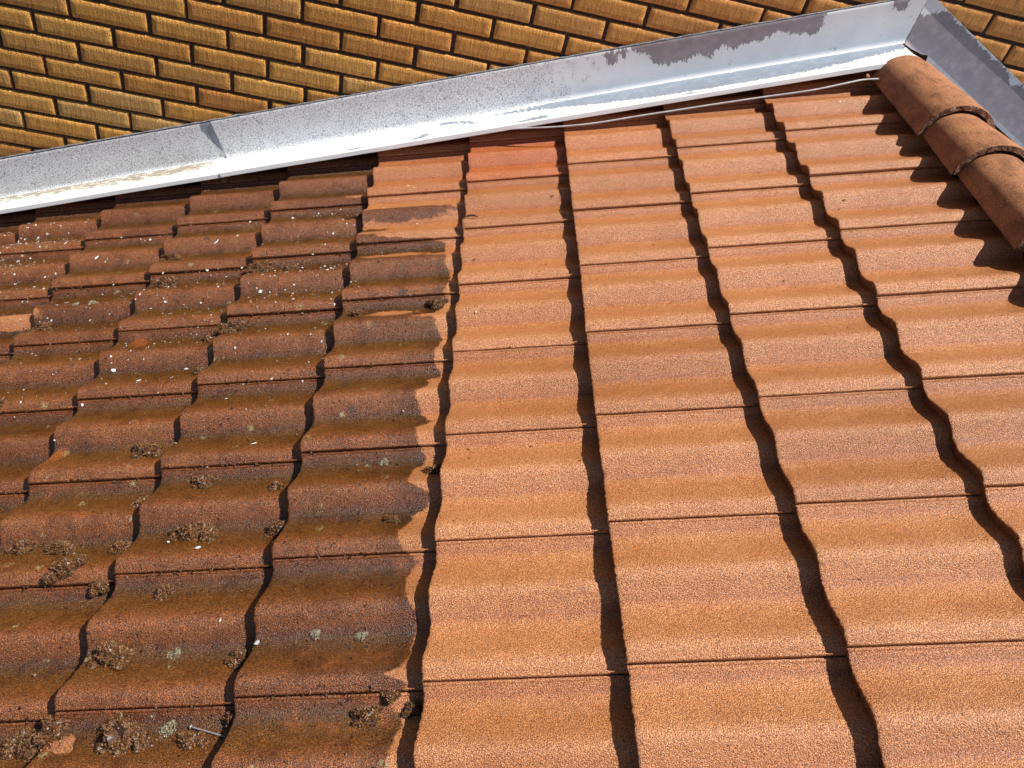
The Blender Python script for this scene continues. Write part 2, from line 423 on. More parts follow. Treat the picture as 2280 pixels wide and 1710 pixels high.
def build_tile(i, j):
    rnd = random.Random(i * 101 + j * 13 + 5)
    du0, dv0 = off(i, j); du1, dv1 = off(i, j + 1)
    vlen = W + dv1 - dv0
    L = G + .045 if i < 2 else 1.135 - 2 * G
    vend = 1.0
    if j == 7: vend = .135 / .3
    inner = [-.003, -.0027, -.0015, .001]
    vs = np.array([-.0016, -.0012, -.0003, .0012] + list(np.linspace(.004, .2885 * vend, int(96 * vend) + 2)))
    prs = [(v, 0.0) for v in vs]
    drop = {0: -.0042, 1: -.0014, 2: -.0003}
    if j < 7:
        prs += [(.2905, 'a'), (.2918, 'b'), (.2935, 'b'), (.2962, 'b'), (.2972, 'c'), (.3000, 'd'), (.306, 'd')]
        hb = prof(np.array([.2905]))[0]
    V = []; H = []
    for k, (v, e) in enumerate(prs):
        V.append(v)
        if isinstance(e, str):
            H.append({'a': hb - .0004, 'b': hb + .0026, 'c': hb - .0030, 'd': hb - .0075}[e] - prof(np.array([v]))[0])
        else: H.append(e + drop.get(k, 0.0))
    V = np.array(V); E = np.array(H)
    hp = prof(V)
    low = V < .002
    hp[low] = prof(np.array([.002]))[0] + (V[low] - .002) * .2
    us = np.concatenate([[0, .0012, .0035], np.linspace(.010, L, 34)])
    nu, nv = len(us), len(V)
    tilt = STEP / G
    dz = rnd.uniform(-.0008, .0008) + .5 * (off3(i, j)[2] + off3(i, j + 1)[2])
    seedz = i * 3.1 + j * 7.7
    P = np.zeros((nu, nv, 3)); base = np.zeros((nu, nv, 2))
    sc = vlen / W
    edge = np.array([nz(seedz, v, 0, 95) * .0022 + nz(seedz, v, 5, 290) * .0016 + nz(seedz, v, 9, 620) * .0012 for v in V])
    duv = du0 + (du1 - du0) * np.clip(V / W, 0, 1)
    rounding = {0: -.0018, 1: -.0006, 2: -.0001}
    for a, u in enumerate(us):
        fade = max(0, 1 - u / .02)
        P[a, :, 0] = i * G + duv + u + edge * fade
        P[a, :, 1] = j * W + dv0 + V * sc
        P[a, :, 2] = hp + E - tilt * u + dz + rounding.get(a, 0.0)
    # coarse real unevenness
    for a in range(nu):
        for b in range(nv):
            P[a, b, 2] += nz(P[a, b, 0], P[a, b, 1], seedz, 28) * .0010 + nz(P[a, b, 0], P[a, b, 1], seedz, 140) * .0004
    if i == -1 and j == 5:      # broken corner: the mortar nib is missing
        m = (V < .016)
        for a in range(3):
            P[a, m, 2] -= .006 * (1 - V[m] / .016)
    pts = [P.reshape(-1, 3)]
    faces = grid_faces(nu, nv, 0, True)
    # front face (thickness) and underside
    T = .0305
    fr = np.zeros((4, nv, 3))
    for a, (dn, ddu) in enumerate(((.004, .0008), (.012, .0005), (.022, .0012), (T, .0026))):
        fr[a] = P[0]; fr[a, :, 2] -= dn; fr[a, :, 0] += ddu
        fr[a, :, 0] += np.array([nz(v, seedz, dn * 40, 140) * .0012 for v in V])
    o1 = nu * nv
    pts.append(fr.reshape(-1, 3))
    rows = [list(range(nv))] + [list(range(o1 + a * nv, o1 + (a + 1) * nv)) for a in range(4)]
    for r0, r1 in zip(rows, rows[1:]):
        for b in range(nv - 1):
            faces.append((r0[b], r0[b + 1], r1[b + 1], r1[b]))
    bk = P[[nu // 2, nu - 1]].copy(); bk[:, :, 2] -= T * .55
    o2 = o1 + 4 * nv
    pts.append(bk.reshape(-1, 3))
    rows2 = [rows[-1], list(range(o2, o2 + nv)), list(range(o2 + nv, o2 + 2 * nv))]
    for r0, r1 in zip(rows2, rows2[1:]):
        for b in range(nv - 1):
            faces.append((r0[b], r0[b + 1], r1[b + 1], r1[b]))
    # side skirt on the near (overlapping) edge
    sk = P[:, 0].copy(); sk[:, 2] -= .009; sk[:, 1] += .002
    o3 = o2 + 2 * nv
    pts.append(sk)
    for a in range(nu - 1):
        faces.append((a * nv, (a + 1) * nv, o3 + a + 1, o3 + a))
    # front side of that skirt, so the gap under the lip is closed by the neighbour only
    Q = np.concatenate(pts)
    uu, vv = Q[:, 0], Q[:, 1]
    D = dirt_field(uu, vv, i)
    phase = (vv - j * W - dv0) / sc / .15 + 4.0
    tint = np.full(len(Q), rnd.uniform(.12, .88))
    front_shade = np.zeros(len(Q)); front_shade[o1:o2] = 1.0
    newer = np.full(len(Q), 1.0 if (i, j) == (-1, 6) else (.25 if (i, j) in ((-2, 6), (0, 6)) else 0.0))
    base = world(i * G, j * W + W / 2, -STEP)
    r = Q.copy(); r[:, 2] += seedz
    o = make('roof_tile', world_arr(Q), faces, MT, loc=base, attrs=dict(front_shade=front_shade, roof=r, dirt=D, phase=phase, tint=tint, newer=newer), sharp=38)
    where = (ROW[j] + ' below the white flashing' if ROW.get(j) else 'tucked under the flashing') + ' in the ' + COURSE[i] + ' course from the ridge'
    if i <= -3: look = 'brown grimy mossy roof tile'
    elif i == -2: look = 'half-cleaned brown and orange tile' if j < 6 else 'mostly clean orange tile'
    elif (i, j) == (-1, 6): look = 'redder newer-looking tile'
    else: look = 'clean orange concrete tile'
    where = where.replace('below the white flashing', 'below the flashing').replace('in the ', 'in ').replace(' course from the ridge', ' course from ridge')
    tag(o, look + ', ' + where, 'roof tile', 'concrete roof tiles laid in courses')
    return o

# frame test so that only tiles near the view are built
def pix(u, v, n):
    p = Vector(world(u, v, n)) - Vector(CAMLOC)
    x, y, z = p.dot(rx), p.dot(ry), p.dot(rz)
    if z < .05: return None
    return (1140 + 1701.65 * x / z, 855 + 1701.65 * y / z)
for i in range(-8, 3):
    for j in range(-2, 8):
        ok = False
        for a in (0, .5, 1):
            for b in (0, .5, 1):
                q = pix((i + a) * G, (j + b) * W, 0)
                if q and -260 < q[0] < 2540 and -100 < q[1] < 1900: ok = True
        if ok and not (i == 2 and (j + 1) * W < .2): build_tile(i, j)

def surf(u, v):
    i = math.floor(u / G + 1e-6); j = math.floor(v / W)
    du, dv = off(i, j)
    if u < i * G + du: i -= 1
    return float(prof(np.array([v - dv]))[0]) - STEP * (u - i * G - off(i, j)[0]) / G

# ------------------------------------------------------------------ setting: deck, ground
def plane_obj(name, corners, mat, thick):
    c = np.array([world(*q) for q in corners])
    low = c.copy(); low[:, 2] -= thick
    V = np.concatenate([c, low])
    F = [(0, 1, 2, 3), (7, 6, 5, 4), (0, 4, 5, 1), (1, 5, 6, 2), (2, 6, 7, 3), (3, 7, 4, 0)]
    return make(name, V, F, mat, smooth=False)
XR = 1.128                        # ridge line, world x
UR = XR / CP
d1 = plane_obj('roof_deck', [(-4.2, -1.6, -.075), (UR - .0, -1.6, -.075), (UR - .0, 2.25, -.075), (-4.2, 2.25, -.075)], M_DECK, .02)
d1['kind'] = 'structure'
zr = UR * SP - .075 * CP
V = [(XR, -1.6, zr), (XR + 3, -1.6, zr - 3 * math.tan(PITCH)), (XR + 3, 2.25, zr - 3 * math.tan(PITCH)), (XR, 2.25, zr)]
V2 = [(a, b, c - .02) for a, b, c in V]
d2 = make('roof_deck', np.array(V + V2), [(0, 1, 2, 3), (7, 6, 5, 4), (0, 4, 5, 1), (1, 5, 6, 2), (2, 6, 7, 3), (3, 7, 4, 0)], M_DECK, smooth=False)
d2['kind'] = 'structure'
gr = make('ground', np.array([(-60, -60, -3.6), (60, -60, -3.6), (60, 60, -3.6), (-60, 60, -3.6)]), [(0, 1, 2, 3)], M_GROUND, smooth=False)
gr['kind'] = 'structure'

# ------------------------------------------------------------------ brick wall
VW = 2.257
def bend(x):
    t = max(0.0, min(3.6, .4 - x)); return -.014 * t * t / (t + .8)
def wall_y(x):      # the wall is not perfectly flat
    return VW + bend(x)
wall = empty('brick_wall', (0.0, VW, -2.0))
tag(wall, 'ochre yellow brick wall with dark recessed joints rising behind the white flashing', 'wall')
def build_wall():
    Hc, Lc = .0788, .27
    bh, bl = .0662, .2553
    V = []; F = []; A = []; TI = []
    rnd = random.Random(3)
    FX = [0, .014] + list(np.linspace(.08, .92, 11)) + [.986, 1]; FZ = [0, .055, .28, .5, .72, .945, 1]
    for r in range(-30, 22):
        ztop = -.0515 - Hc * r
        offx = (.243 if r % 2 == 0 else .108) + .0045 * max(-6, min(6, r))
        for k in range(-18, 14):
            x0 = offx + Lc * k + rnd.uniform(-.0015, .0015); x1 = x0 + bl + rnd.uniform(-.002, .002)
            xm = (x0 + x1) / 2
            if xm < -4.4 or xm > 3.4: continue
            zroof = (UR * SP) - abs(xm - XR) * math.tan(PITCH)
            if ztop < zroof - .35: continue
            dz = rnd.uniform(-.0012, .0012); dy = rnd.uniform(-.0008, .0008)
            z1 = ztop + dz; z0 = z1 - bh + rnd.uniform(-.001, .001)
            t = rnd.random()
            o = len(V); seed = rnd.uniform(0, 50)
            # front face as a small grid with worn edges, then the returns to the mortar
            nx, nzv = 15, 7
            for a in range(nx):
                for b in range(nzv):
                    fx = FX[a]; fz = FZ[b]
                    ex = x0 + (x1 - x0) * fx; ez = z0 + (z1 - z0) * fz
                    rim = (a in (0, nx - 1)) or (b in (0, nzv - 1))
                    if rim:
                        ex += noise.noise(Vector((ex * 60, ez * 60, seed))) * .0014
                        ez += noise.noise(Vector((ex * 60, ez * 60, seed + 9))) * .0014
                    y = wall_y(ex) + dy + (.0034 if rim else 0) + noise.noise(Vector((ex * 30, ez * 30, seed))) * .0006
                    V.append((ex, y, ez))
            for a in range(nx - 1):
                for b in range(nzv - 1):
                    q = o + a * nzv + b
                    F.append((q, q + nzv, q + nzv + 1, q + 1))
            ring = [a * nzv for a in range(nx)] + [(nx - 1) * nzv + b for b in range(1, nzv)] + [a * nzv + nzv - 1 for a in range(nx - 2, -1, -1)] + [b for b in range(nzv - 2, 0, -1)]
            o2 = len(V)
            for q in ring:
                x, y, z = V[o + q]; V.append((x, y + .022, z))
            m = len(ring)
            for q in range(m):
                F.append((o + ring[q], o2 + q, o2 + (q + 1) % m, o + ring[(q + 1) % m]))
            cnt = len(V) - o
            TI += [t] * cnt
    V = np.array(V)
    make('brickwork', V, F, MB, parent=wall, attrs=dict(wallp=V, tint=np.array(TI)), sharp=70)
    # mortar bed with real unevenness
    xs = np.linspace(-4.6, 3.6, 330); zs = np.linspace(-2.0, 2.35, 180)
    P = []
    for x in xs:
        for z in zs:
            P.append((x, wall_y(x) + .011 + noise.noise(Vector((x * 40, z * 40, 3))) * .003, z))
    P = np.array(P)
    # thickness behind
    F2 = [(a, b, c, d) for (a, b, c, d) in grid_faces(len(xs), len(zs), 0, False)]
    n0 = len(P)
    back = np.array([(-4.6, VW + .24, -2.0), (3.6, VW + .24, -2.0), (3.6, VW + .24, 2.35), (-4.6, VW + .24, 2.35)])
    nzv = len(zs); nxs = len(xs)
    bl_, br_, tl_, tr_ = 0, (nxs - 1) * nzv, nzv - 1, nxs * nzv - 1
    Pall = np.concatenate([P, back])
    F2 += [(n0, n0 + 3, n0 + 2, n0 + 1), tuple([n0, n0 + 1] + [a * nzv for a in range(nxs - 1, -1, -1)]),
           tuple([n0 + 2, n0 + 3] + [a * nzv + nzv - 1 for a in range(nxs)]),
           tuple([n0 + 3, n0] + list(range(nzv))), tuple([n0 + 1, n0 + 2] + [br_ + b for b in range(nzv - 1, -1, -1)])]
    make('mortar', Pall, F2, MM, parent=wall, attrs=dict(wallp=Pall))
build_wall()
# ------------------------------------------------------------------ flashing
PEEL_UP = [(.26, .21), (.285, .175), (.33, .155), (.366, .112), (.41, .108), (.474, .112), (.51, .122), (.56, .107), (.60, .145), (.642, .118), (.69, .133), (.769, .142), (.796, .158), (.86, .137), (.936, .127), (.96, .155), (.974, .21)]
PEEL_UP2 = [[(.185, .175), (.20, .182), (.215, .165), (.20, .15)], [(.24, .18), (.252, .18), (.246, .168)], [(1.20, .185), (1.24, .19), (1.225, .165)]]
PEEL_TR = [[(-.28, 2.206), (-.10, 2.222), (.1, 2.238), (.6, 2.24), (1.25, 2.24), (1.245, 2.19), (1.10, 2.165), (.95, 2.135), (.78, 2.125), (.455, 2.122), (.347, 2.126), (.22, 2.140), (.111, 2.152), (-.05, 2.180), (-.227, 2.198)],  # long band: bare zinc, its bluish sky reflection painted as a grey patch
           [(-.488, 2.197), (-.40, 2.19), (-.335, 2.157), (-.36, 2.188), (-.45, 2.212)], [(-.585, 2.082), (-.555, 2.105), (-.53, 2.14), (-.515, 2.125), (-.55, 2.08)],
           [(-.90, 2.068), (-.80, 2.106), (-.77, 2.108), (-.79, 2.08), (-.84, 2.066)], [(-.235, 2.066), (-.15, 2.105), (-.085, 2.125), (-.062, 2.115), (-.065, 2.085), (-.12, 2.066)],
           [(.36, 2.062), (.40, 2.085), (.46, 2.10), (.495, 2.09), (.48, 2.07), (.43, 2.062)], [(.98, 2.07), (1.0, 2.09), (1.03, 2.09), (1.02, 2.068)]]
def flash_attrs(Q, part):
    u, v, n = Q[:, 0], Q[:, 1], Q[:, 2]
    if part == 'up':
        d = sd_poly(u, n, PEEL_UP)
        for p in PEEL_UP2: d = np.maximum(d, sd_poly(u, n, p) * 1.0 + .012)
        d = np.maximum(d, sd_poly(u, n, [(-1.405, .20), (-1.345, .20), (-1.335, .04), (-1.350, .05), (-1.372, .09), (-1.398, .14)]) * 2.0 * (u < -1.3565) - .2 * (u >= -1.3565))
        d = np.maximum(d, (n - .187) - .012)
    else:
        d = np.full(len(u), -.2)
        for k, p in enumerate(PEEL_TR):
            d = np.maximum(d, sd_poly(u, v, p) + (.004 if k else 0))
        d = np.minimum(d, (v - 2.0885) * 3)
    crk = np.clip(1.0 - np.clip((u + .25) / .5, 0, 1), 0, 1) if part == 'up' else np.full(len(u), -.9)
    gr = np.zeros(len(u))
    if part == 'tray':
        gr = np.clip((-1.15 - u) / .3, 0, 1) * np.clip((v - 2.08) / .10, 0, 1) + .22 * np.clip((-1.2 - u) / .3, 0, 1)
    warm = np.where(u < -1.2, .25, 1.0) if part == 'up' else np.zeros(len(u))
    # scale the ragged wobble down near tray patches by flattening the field
    return dict(peel=np.clip(d, -.045, .045), crackle=crk, grime=gr, warm=warm, roof=Q)

def sheet(rows, us, wob=0.0, seed=0):
    """rows: cross-section (v,n) list; us: positions along the slope"""
    P = np.zeros((len(us), len(rows), 3))
    for a, u in enumerate(us):
        for b, (v, n) in enumerate(rows):
            k = noise.noise(Vector((u * 1.7, b * .07, seed)))
            P[a, b] = (u, v + k * wob + bend(u * CP) * min(1, max(0, (v - 2.08) / .155)), n + noise.noise(Vector((u * 2.3, b * .05 + 7, seed))) * wob)
    return P

def thicken(P, t, axis_off):
    """close a sheet into a thin solid by an offset copy"""
    nu, nv = P.shape[:2]
    A = P.reshape(-1, 3); B = A + np.array(axis_off) * t
    F = grid_faces(nu, nv, 0, True) + grid_faces(nu, nv, nu * nv, False)
    o = nu * nv
    for a in range(nu - 1):
        F.append((a * nv, o + a * nv, o + (a + 1) * nv, (a + 1) * nv))
        F.append((a * nv + nv - 1, (a + 1) * nv + nv - 1, o + (a + 1) * nv + nv - 1, o + a * nv + nv - 1))
    for b in range(nv - 1):
        F.append((b, b + 1, o + b + 1, o + b)); q = (nu - 1) * nv
        F.append((q + b, o + q + b, o + q + b + 1, q + b + 1))
    return np.concatenate([A, B]), F

def dens(pts, n):
    out = []
    for (a, b), (c, d) in zip(pts, pts[1:]):
        m = max(2, int(math.hypot(c - a, d - b) / n))
        for k in range(m): out.append((a + (c - a) * k / m, b + (d - b) * k / m))
    out.append(pts[-1]); return out

def left_flashing(u0, u1, lift, label, seed, skew):
    root = empty('wall_flashing', world(u0, 2.2, .04))
    tag(root, label, 'flashing', 'painted metal flashing along the wall')
    us = np.arange(u0, u1 + 1e-6, .006)
    up = dens([(2.2450, .1885), (2.2448, .1880), (2.2436, .184), (2.2432, .120), (2.2430, .050), (2.2400, .0405), (2.236, .0372)], .0055)
    tr = dens([(2.236, .0372), (2.20, .0370), (2.13, .0390), (2.090, .0455), (2.0830, .0462), (2.0790, .0440), (2.0760, .0300), (2.0785, .0280)], .006)
    for nm, rows, part in (('upstand', up, 'up'), ('tray', tr, 'tray')):
        P = sheet(rows, us, .0009, seed)
        if skew is not None:       # torn diagonal end of the lap joint
            for a in range(len(us)):
                for b in range(P.shape[1]):
                    e = skew(P[a, b, 1], P[a, b, 2]) + noise.noise(Vector((P[a, b, 2] * 120, P[a, b, 1] * 90, 2))) * .003
                    if skew_side < 0: P[a, b, 0] = u1 + (P[a, b, 0] - u1) * (u1 - e) / (u1 - u0)
        if part == 'up' and u1 > 1:     # mitre at the apex: vertical cut in the wall plane
            for a in range(len(us)):
                for b in range(P.shape[1]):
                    e = (1.150 + P[a, b, 2] * SP) / CP
                    k = np.clip((P[a, b, 0] - (u1 - .4)) / .4, 0, 1)
                    P[a, b, 0] += (e - u1) * k
        P[:, :, 2] += lift; P[:, :, 1] -= lift
        V, F = thicken(P, .0009, (0, .5, -.8) if part == 'tray' else (0, 1, 0))
        make(nm, world_arr(V), F, MF, parent=root, attrs=flash_attrs(V, part), sharp=45)
    return root
skew_side = -1
def lap(v, n):
    if n > .045 and v > 2.23: return -1.360 - (n - .036) * .02 - .018 * max(0, (n - .13) / .06)
    return -1.352 + max(0, (2.20 - v)) * .12
left_flashing(-4.1, -1.30, 0.0, 'lower length of white flashing left of the lap joint, finely crackled with yellow grime', 1, None)
left_flashing(-1.355, 1.245, .0030, 'long length of white flashing from the lap joint to the ridge, paint peeling in patches', 4, lap)

# flashing down the far slope, in its own frame: t runs down the far side, s is normal to it
def far_flashing():
    root = empty('wall_flashing', (XR + .05, 2.23, .42))
    tag(root, 'bare purple-grey flashing sloping down behind the ridge caps, paint almost gone', 'flashing', 'painted metal flashing along the wall')
    X0, Z0 = 1.150, None
    zf = (1.150 + .036 * SP) / CP * SP + .036 * CP        # fold height at the mitre
    def w2(t, v, s):
        # apex line is vertical in the wall plane
        return (X0 + t * CP + s * SP, v, zf - t * SP + s * CP)
    ts = np.arange(0, 2.6, .008)
    up = dens([(2.2425, .158), (2.2465, .1575), (2.2455, .152), (2.2425, .08), (2.2420, .012), (2.238, .003), (2.234, .0)], .006)
    tr = dens([(2.234, .0), (2.18, .002), (2.10, .012), (2.066, .022), (2.058, .022), (2.054, .008)], .008)
    for nm, rows, part in (('upstand', up, 'up'), ('tray', tr, 'tray')):
        P = np.zeros((len(ts), len(rows), 3)); Q = np.zeros((len(ts), len(rows), 3))
        for a, t in enumerate(ts):
            for b, (v, s) in enumerate(rows):
                tt = t - s * math.tan(PITCH) if a == 0 else t - s * math.tan(PITCH) * max(0, 1 - t / .3)
                k = noise.noise(Vector((t * 2, b * .05, 11))) * .002
                P[a, b] = w2(tt, v + k - .0012, s + k * .5); Q[a, b] = (tt + 20, v, s)
        V, F = thicken(P, .0009, (0, 1, -.5))
        QQ = np.concatenate([Q.reshape(-1, 3)] * 2)
        t_, s_ = QQ[:, 0] - 20, QQ[:, 2]
        d = np.full(len(t_), .045)
        if part == 'up':
            keep = np.full(len(t_), -.2)
            for p in ([(-.08, .17), (-.045, .10), (-.02, .10), (.0, .125), (.03, .17)], [(.22, .16), (.24, .150), (.27, .16)], [(.30, .16), (.32, .146), (.34, .16)], [(.09, .16), (.11, .154), (.2, .16)],
                      [(.44, .16), (.45, .138), (.475, .130), (.49, .15), (.51, .16)]):
                keep = np.maximum(keep, sd_poly(t_, s_, p) + .003)
            keep = np.maximum(keep, (s_ - .150) * .8 + .010 - .012)
            d = -keep
        make(nm, V, F, MF, parent=root, attrs=dict(peel=np.clip(d * 1.6 + .0, -.045, .060), crackle=np.full(len(t_), -1.), grime=np.zeros(len(t_)), warm=np.ones(len(t_)) * (1.0 if part == 'up' else .3), roof=QQ), sharp=45)
far_flashing()

# bead of grey sealant where the flashing meets the brick
def sealant():
    pts = []
    for k in range(260):
        u = -2.9 + k * .0162
        pts.append((u, 2.2535 + bend(u * CP) + .001 * math.sin(k), .1905 + .0022 * noise.noise(Vector((u * 30, 0, 0)))))
    V = []; F = []; m = 6
    for a, (u, v, n) in enumerate(pts):
        r = .0030 + .0030 * max(0, noise.noise(Vector((u * 14, 4, 0)))) + .002 * noise.noise(Vector((u * 60, 9, 0)))
        for q in range(m):
            t = 2 * math.pi * q / m
            V.append((u, v + .8 * r * math.cos(t), n + 1.5 * r * math.sin(t)))
    for a in range(len(pts) - 1):
        for q in range(m):
            F.append((a * m + q, a * m + (q + 1) % m, (a + 1) * m + (q + 1) % m, (a + 1) * m + q))
    V = np.array(V); V = V[V[:, 0] < 99]
    o = make('sealant_bead', world_arr(V), F, M_SEAL)
    tag(o, 'thin lumpy grey sealant bead along the top edge of the white flashing', 'sealant')
sealant()

# ------------------------------------------------------------------ ridge caps
def ridge_cap(vf, vb, label, rf=.121, rb=.110, zf=.527, zb=.511, cx=XR):
    """half-round cap, open below; vf = front (wide, near) end, vb = far (narrow) end"""
    root = None
    T = .0175
    def section(r, top, m=40, inner=0.0):
        out = []
        hgt = top - .409
        for k in range(m + 1):
            a = math.pi * k / m
            ca, sa = math.cos(a), math.sin(a)
            x = -ca * r * (1.0)
            z = (sa ** .82) * hgt
            # straight, slightly flared foot
            if sa < .34:
                x *= 1.0 + (.34 - sa) * .13
            out.append((x, .409 + z))
        out = [(x * (r - inner) / r, .409 + (z - .409) * (hgt - inner) / hgt) for x, z in out]
        return out
    ns = 46
    V = []; R = []; RAW = []
    m = 40
    seed = vf * 10
    for a in range(ns):
        t = a / (ns - 1)
        r = rf + (rb - rf) * min(1, t * 1.0); top = zf + (zb - zf) * t
        v = vf + (vb - vf) * t
        for k, (x, z) in enumerate(section(r, top, m)):
            q = noise.noise(Vector((x * 60, v * 60, z * 60))) * .0008
            e = noise.noise(Vector((x * 130, z * 130, seed))) * .0022 if a == 0 else 0
            rr = 0.0018 if a == 0 else 0
            V.append((cx + x * (1 - rr * 8) , v + e, z + q - rr)); RAW.append(1.0 if a == 0 else 0.0)
    o1 = len(V)
    for a in range(ns):
        t = a / (ns - 1)
        r = rf + (rb - rf) * t; top = zf + (zb - zf) * t
        v = vf + (vb - vf) * t
        for k, (x, z) in enumerate(section(r, top, m, T)):
            V.append((cx + x, v + (noise.noise(Vector((x * 130, z * 130, seed + 3))) * .003 if a == 0 else 0), z)); RAW.append(1.0 if a == 0 else 0.3)
    F = grid_faces(ns, m + 1, 0, False) + grid_faces(ns, m + 1, o1, True)
    # front ring gets its own vertices so that the broken concrete shows there only
    o2 = len(V)
    mid = []
    for k in range(m + 1):
        A = np.array(V[k]); B = np.array(V[o1 + k])
        for f in (0.0, .33, .66, 1.0):
            p = A + (B - A) * f
            p[1] += -.0004 + noise.noise(Vector((p[0] * 260, p[2] * 260, seed))) * .0042 * (1 if 0 < f < 1 else .4)
            mid.append(tuple(p)); RAW.append(1.0)
    V += mid
    for k in range(m):
        for f in range(3):
            a = o2 + k * 4 + f
            F.append((a, a + 1, a + 5, a + 4))
    for a in range(ns - 1):
        for k in (0, m):
            q = (a * (m + 1) + k, (a + 1) * (m + 1) + k, o1 + (a + 1) * (m + 1) + k, o1 + a * (m + 1) + k)
            F.append(q if k == 0 else q[::-1])
    V = np.array(V)
    for k in range(m + 1): RAW[k] = 0.0
    R = V.copy(); R[:, 2] += seed
    o = make('ridge_cap', V, F, MR, loc=(cx, vf, .42), attrs=dict(roof=R, raw=np.array(RAW)), sharp=50)
    tag(o, label, 'ridge tile', 'rounded concrete ridge caps')
    return o
ridge_cap(1.640, 2.085, 'rounded brown-orange ridge cap butting against the wall flashing, topmost of the row')
ridge_cap(1.385, 1.70, 'second rounded ridge cap from the wall, overlapped by the topmost cap', zf=.524, zb=.494, rb=.097)
ridge_cap(1.000, 1.45, 'third rounded ridge cap from the wall, cut by the right edge of the photo', zf=.522, zb=.492, rb=.096)
ridge_cap(.62, 1.06, 'lowest ridge cap, only its weathered left flank showing at the right edge', zf=.5150, zb=.498, rb=.095)

# ------------------------------------------------------------------ cable
def tube(name, pts, r, mat, m=10, parent=None, loc=None, caps=True):
    V = []; F = []
    P = [Vector(p) for p in pts]
    for a, p in enumerate(P):
        d = (P[min(a + 1, len(P) - 1)] - P[max(a - 1, 0)]).normalized()
        s = d.cross(Vector((0, 0, 1)));
        if s.length < .1: s = d.cross(Vector((0, 1, 0)))
        s.normalize(); t = s.cross(d)
        rr = r(a / (len(P) - 1)) if callable(r) else r
        for q in range(m):
            g = 2 * math.pi * q / m
            V.append(tuple(p + s * rr * math.cos(g) + t * rr * math.sin(g)))
    for a in range(len(P) - 1):
        for q in range(m):
            F.append((a * m + q, a * m + (q + 1) % m, (a + 1) * m + (q + 1) % m, (a + 1) * m + q))
    if caps:
        F.append(tuple(range(m - 1, -1, -1))); F.append(tuple(len(V) - m + q for q in range(m)))
    return make(name, np.array(V), F, mat, parent=parent, loc=loc)
def catmull(P, n=12):
    P = [Vector(p) for p in P]; P = [P[0] * 2 - P[1]] + P + [P[-1] * 2 - P[-2]]
    out = []
    for a in range(1, len(P) - 2):
        p0, p1, p2, p3 = P[a - 1:a + 3]
        for k in range(n):
            t = k / n
            out.append(.5 * ((2 * p1) + (p2 - p0) * t + (2 * p0 - 5 * p1 + 4 * p2 - p3) * t * t + (3 * p1 - p0 - 3 * p2 + p3) * t ** 3))
    out.append(P[-2]); return out
cab = [(1.13, 2.03, .012), (1.09, 2.03, .018), (1.04, 2.028, .024), (.974, 2.018, .026), (.862, 2.010, .025), (.698, 2.016, .026), (.53, 2.022, .026), (.40, 2.024, .026),
       (.275, 2.027, .026), (.1, 2.028, .026), (-.03, 2.046, .027), (-.13, 2.066, .030), (-.22, 2.078, .034), (-.34, 2.082, .036), (-.46, 2.084, .036), (-.60, 2.10, .034)]
o = tube('white_cable', catmull([world(*q) for q in cab]), .0032, M_CABLE)
tag(o, 'thin white cable running along the front edge of the flashing to the ridge cap', 'cable')

